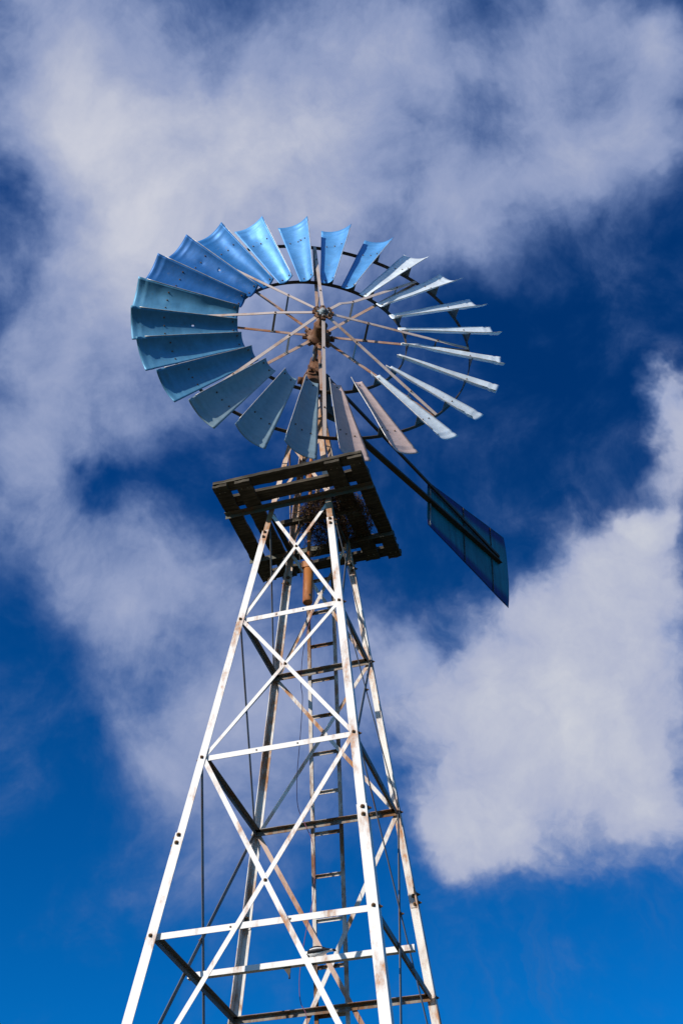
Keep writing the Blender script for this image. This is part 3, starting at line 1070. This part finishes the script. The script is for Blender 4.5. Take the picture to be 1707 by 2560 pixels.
for i in range(na):
    for j in range(nb):
        a = i * q + j
        fs.append([a, a + 1, a + q + 1, a + q])
        fs.append([nv + a, nv + a + q, nv + a + q + 1, nv + a + 1])
for i in range(na):
    for j in (0, nb):
        a = i * q + j
        fs.append([a, a + q, nv + a + q, nv + a])
for j in range(nb):
    for i in (0, na):
        a = i * q + j
        fs.append([a, a + 1, nv + a + 1, nv + a])
m.add(vf + vb, fs, 0, True)
vane = m.build('tail_vane', M_vane, tail, loc=Z0, fix=False)
at = vane.data.attributes.new('edge_band', 'FLOAT', 'POINT')
at.data.foreach_set('value', band + band)
for u0, u1, w in ((.02, .02, .022), (.44, .44, .014), (.80, .80, .014)):
    m = MB()
    a = near0[0] + (far0[0] - near0[0]) * u0, near0[1] + (far0[1] - near0[1]) * u0
    b = near1[0] + (far1[0] - near1[0]) * u1, near1[1] + (far1[1] - near1[1]) * u1
    m.bar(td * (a[0] + .01) + up * (a[1] + .02) - tn * .010, td * (b[0] + .01) + up * (b[1] - .02) - tn * .010, td, w, .008)
    for q_ in range(9):
        f_ = (q_ + .5) / 9
        c_ = td * (a[0] + (b[0] - a[0]) * f_ + .01) + up * (a[1] + (b[1] - a[1]) * f_) - tn * .014
        m.lathe(c_, -tn, [(0, .010), (.004, .009), (.006, .004)], 8)
    m.build('vane_rib', M_zinc if u0 < .1 else M_dark, vane, loc=Z0)

# ------------------------------------------------------------------ pump rod and counterweight pipe
m = MB()
m.tube([(0, 0, 4.6), (0, 0, 5.1), (0, 0, 6.2), (0, 0, 7.4)], .023, 12)
rod = m.build('pump_rod', M_orange, mill)
m = MB()
m.lathe((0, 0, 0), (0, 0, 1), [(4.158, .035), (4.16, .052), (4.175, .057), (4.65, .057), (4.655, .05)], 28)
m.extrude([(-.062, -.062), (.062, -.062), (.062, .062), (-.062, .062)], (0, 0, 4.655), (0, 0, 4.745), (1, 0, 0), (0, 1, 0))
m.lathe((.04, -.043, 4.235), (.68, -.73, 0), [(0, .014), (.003, .014)], 12, 1, False)
m.build('cylinder', [M_orange, M_dark], rod, loc=Z0)
# thin furling wire and chain inside the upper tower
m = MB()
m.tube([(-.075, -.10, 7.35), (-.08, -.10, 6.6), (-.085, -.11, 5.9), (-.09, -.12, 5.3), (-.075, -.1, 4.8), (-.06, -.08, 4.5)], .005, 6)
for i in range(22):
    zz = 6.75 - i * .045
    m.tube([(-.11, -.05, zz), (-.11 + (.014 if i % 2 else -.014), -.05, zz - .022), (-.11, -.05, zz - .045)], .006, 5)
m.build('furl_chain', M_dark, mill)

# ------------------------------------------------------------------ loose wire hanging inside the tower
pts = [(.02, .141, 4.55), (.02, .141, 4.18), (-.06, .16, 3.85), (-.103, .172, 3.56), (-.118, .189, 3.21), (-.099, .199, 3.015), (-.121, .222, 2.555), (-.150, .244, 2.117), (-.139, .261, 1.775), (-.053, .273, 1.545), (.025, .285, 1.309), (.025, .308, .834), (-.058, .328, .435), (-.107, .346, .0875), (-.095, .357, -.142), (-.034, .365, -.3), (-.05, .37, -.7), (-.09, .39, -1.4)]


def spline(P_, n=6):
    P_ = [Vector(p) for p in P_]
    o = []
    for i in range(len(P_) - 1):
        a, b, c, d = P_[max(i - 1, 0)], P_[i], P_[i + 1], P_[min(i + 2, len(P_) - 1)]
        for j in range(n):
            t = j / n
            o.append(.5 * ((2 * b) + (c - a) * t + (2 * a - 5 * b + 4 * c - d) * t * t + (3 * b - a - 3 * c + d) * t ** 3))
    return o + [P_[-1]]


m = MB()
m.tube(spline(pts), .0036, 6)
wire = m.build('wire', M_wire)
tag(wire, 'thin reddish wire hanging loose inside the tower in front of the ladder', 'wire')

# ------------------------------------------------------------------ stick nest on the platform
rn = random.Random(11)
m = MB()
NC = Vector((.30, .06, PZ + .10))
for i in range(1500):
    a = rn.uniform(0, 2 * math.pi)
    rad = math.sqrt(rn.random())
    cx = NC.x + math.cos(a) * rad * .44
    cy = NC.y + math.sin(a) * rad * .45
    hmax = .20 * (1 - rad ** 3) + .03
    cz = PZ + .0 + rn.uniform(-.03, hmax)
    if rad < .35 and rn.random() < .2:
        cz -= .03
    ta = a + math.pi / 2 + rn.gauss(0, .75)
    ln = rn.uniform(.10, .34)
    tz = rn.gauss(0, .22)
    d = Vector((math.cos(ta), math.sin(ta), tz)).normalized()
    side = Vector((-d.y, d.x, rn.uniform(-.6, .3)))
    c = Vector((cx, cy, cz))
    bend = rn.uniform(-.05, .05)
    r0 = rn.uniform(.002, .0046)
    P_ = [c + d * (x * ln) + side * (bend * (1 - 4 * x * x)) + Vector((0, 0, rn.uniform(-.008, .008))) for x in (-.5, -.2, .15, .5)]
    m.tube(P_, [r0, r0, r0 * .8, r0 * .4], 4)
# sticks that droop through the gaps
for i in range(190):
    x0, y0 = rn.uniform(-.05, .66), rn.uniform(-.30, .46)
    if .44 < x0 < .62:
        continue
    p = Vector((x0, y0, PZ + rn.uniform(-.03, .05)))
    d = Vector((rn.uniform(-.7, .7), rn.uniform(-.5, .7), rn.uniform(-1.1, -.1))).normalized()
    ln = rn.uniform(.08, .30)
    k2 = Vector((rn.uniform(-.06, .06), rn.uniform(-.06, .06), 0))
    r0 = rn.uniform(.002, .0045)
    m.tube([p, p + d * ln * .4 + k2 * .6, p + d * ln * .75 + k2, p + d * ln], [r0, r0, r0 * .8, r0 * .4], 4)
nest = m.build('bird_nest', M_twigs, fix=False)
tag(nest, 'untidy nest of dry sticks on the wooden platform', 'nest')

# ------------------------------------------------------------------ magpie-lark on the cross beam
BZ = .082


def bird():
    m = MB()
    # spine stations: x, z, half height, half width   (beak to tail)
    st = [(.062, .131, .010, .010), (.068, .133, .016, .015), (.080, .136, .0205, .019), (.094, .135, .0225, .021), (.106, .131, .024, .023), (.120, .1285, .029, .028),
          (.140, .130, .034, .034), (.165, .133, .0375, .038), (.190, .136, .0365, .037), (.212, .139, .032, .032), (.232, .1405, .026, .026), (.250, .141, .019, .020), (.266, .141, .012, .017), (.285, .1405, .0075, .018), (.305, .139, .0055, .021), (.326, .137, .0045, .022)]
    seg = 20
    x_off, z_off = -.020, BZ - .0945
    rings = []
    vs, fs, mi = [], [], []
    for x, z, hh, wd in st:
        for k in range(seg):
            a = 2 * math.pi * k / seg
            vs.append((x + x_off, wd * math.sin(a) * 1.0, z + z_off + hh * math.cos(a)))
    n = len(st)
    for i in range(n - 1):
        xm = (st[i][0] + st[i + 1][0]) / 2
        for k in range(seg):
            fs.append([i * seg + k, i * seg + (k + 1) % seg, (i + 1) * seg + (k + 1) % seg, (i + 1) * seg + k])
            a = abs(((k + .5) / seg * 360 + 180) % 360 - 180)        # 0 = back, 180 = belly
            black = True
            if xm < .075:
                black = a < 60
            elif xm < .106:
                black = not (55 < a < 110)                         # white eye stripe and cheek
            elif xm < .125:
                black = a < 45 or a > 120                          # black bib, white neck side
            elif xm < .25:
                black = a < 108
            elif xm < .30:
                black = a < 70
            mi.append(0 if black else 1)
    o = len(m.v)
    for f, q_ in zip(fs, mi):
        pass
    m.add(vs, fs, 0, True)
    m.mi = mi[:]
    m.f.append(list(range(seg))[::-1]); m.mi.append(0); m.sm.append(True)
    m.f.append([(n - 1) * seg + k for k in range(seg)]); m.mi.append(0); m.sm.append(False)
    return m


bm_ = bird()
bo = bm_.build('bird', [M_black, M_wfeather], fix=True)
BS = 1.14
bo.scale = (BS, BS, BS)
bo.location = Vector((.152, 0, BZ)) * (1 - BS) + Vector((.014, 0, 0))
tag(bo, 'black and white bird crouching on the cross beam inside the tower', 'bird')
m = MB()
m.tube([(.046, 0, BZ + .0375), (.036, 0, BZ + .034), (.026, 0, BZ + .029)], [.007, .0045, .001], 8)
m.build('beak', M_beak, bo, loc=Z0)
for s in (-1, 1):
    m = MB()
    m.lathe((.062, s * .0165, BZ + .046), (-.3, s, .1), [(-.002, .003), (0, .0035), (.0025, .002)], 8)
    m.build('eye', M_beak, bo, loc=Z0)
    # folded wing lying along the flank
    m = MB()
    w0 = [(.105, .137, .013), (.125, .145, .022), (.155, .148, .029), (.19, .149, .028), (.225, .148, .020), (.255, .146, .010), (.29, .144, .005), (.305, .1435, .002)]
    vs, fs, mi = [], [], []
    yy = [.024, .032, .038, .037, .030, .022, .014, .010]
    for (x, z, h), y in zip(w0, yy):
        for r, kk in ((-1, .9), (.05, 1.02), (.38, .92), (1, .62)):
            vs.append((x - .020, s * (y * kk + .004), z + BZ - .0945 + h * r))
    for i in range(len(w0) - 1):
        for j in range(3):
            a = i * 4 + j
            fs.append([a, a + 1, a + 5, a + 4])
            mi.append(1 if j == 1 and 0 < i < 4 else 0)
    nv = len(vs)
    m.add(vs, fs, 0, True)
    m.mi = mi
    wo = m.build('wing', [M_black, M_wfeather], bo, loc=Z0)
    md = wo.modifiers.new('thick', 'SOLIDIFY')
    md.thickness = .005
    m = MB()
    m.tube([(.135 , s * .016, BZ + .012), (.139, s * .016, BZ + .001)], .003, 6)
    m.tube([(.150, s * .016, BZ + .0015), (.122, s * .016, BZ + .0015)], .0028, 6)
    m.build('leg', M_black, bo, loc=Z0)
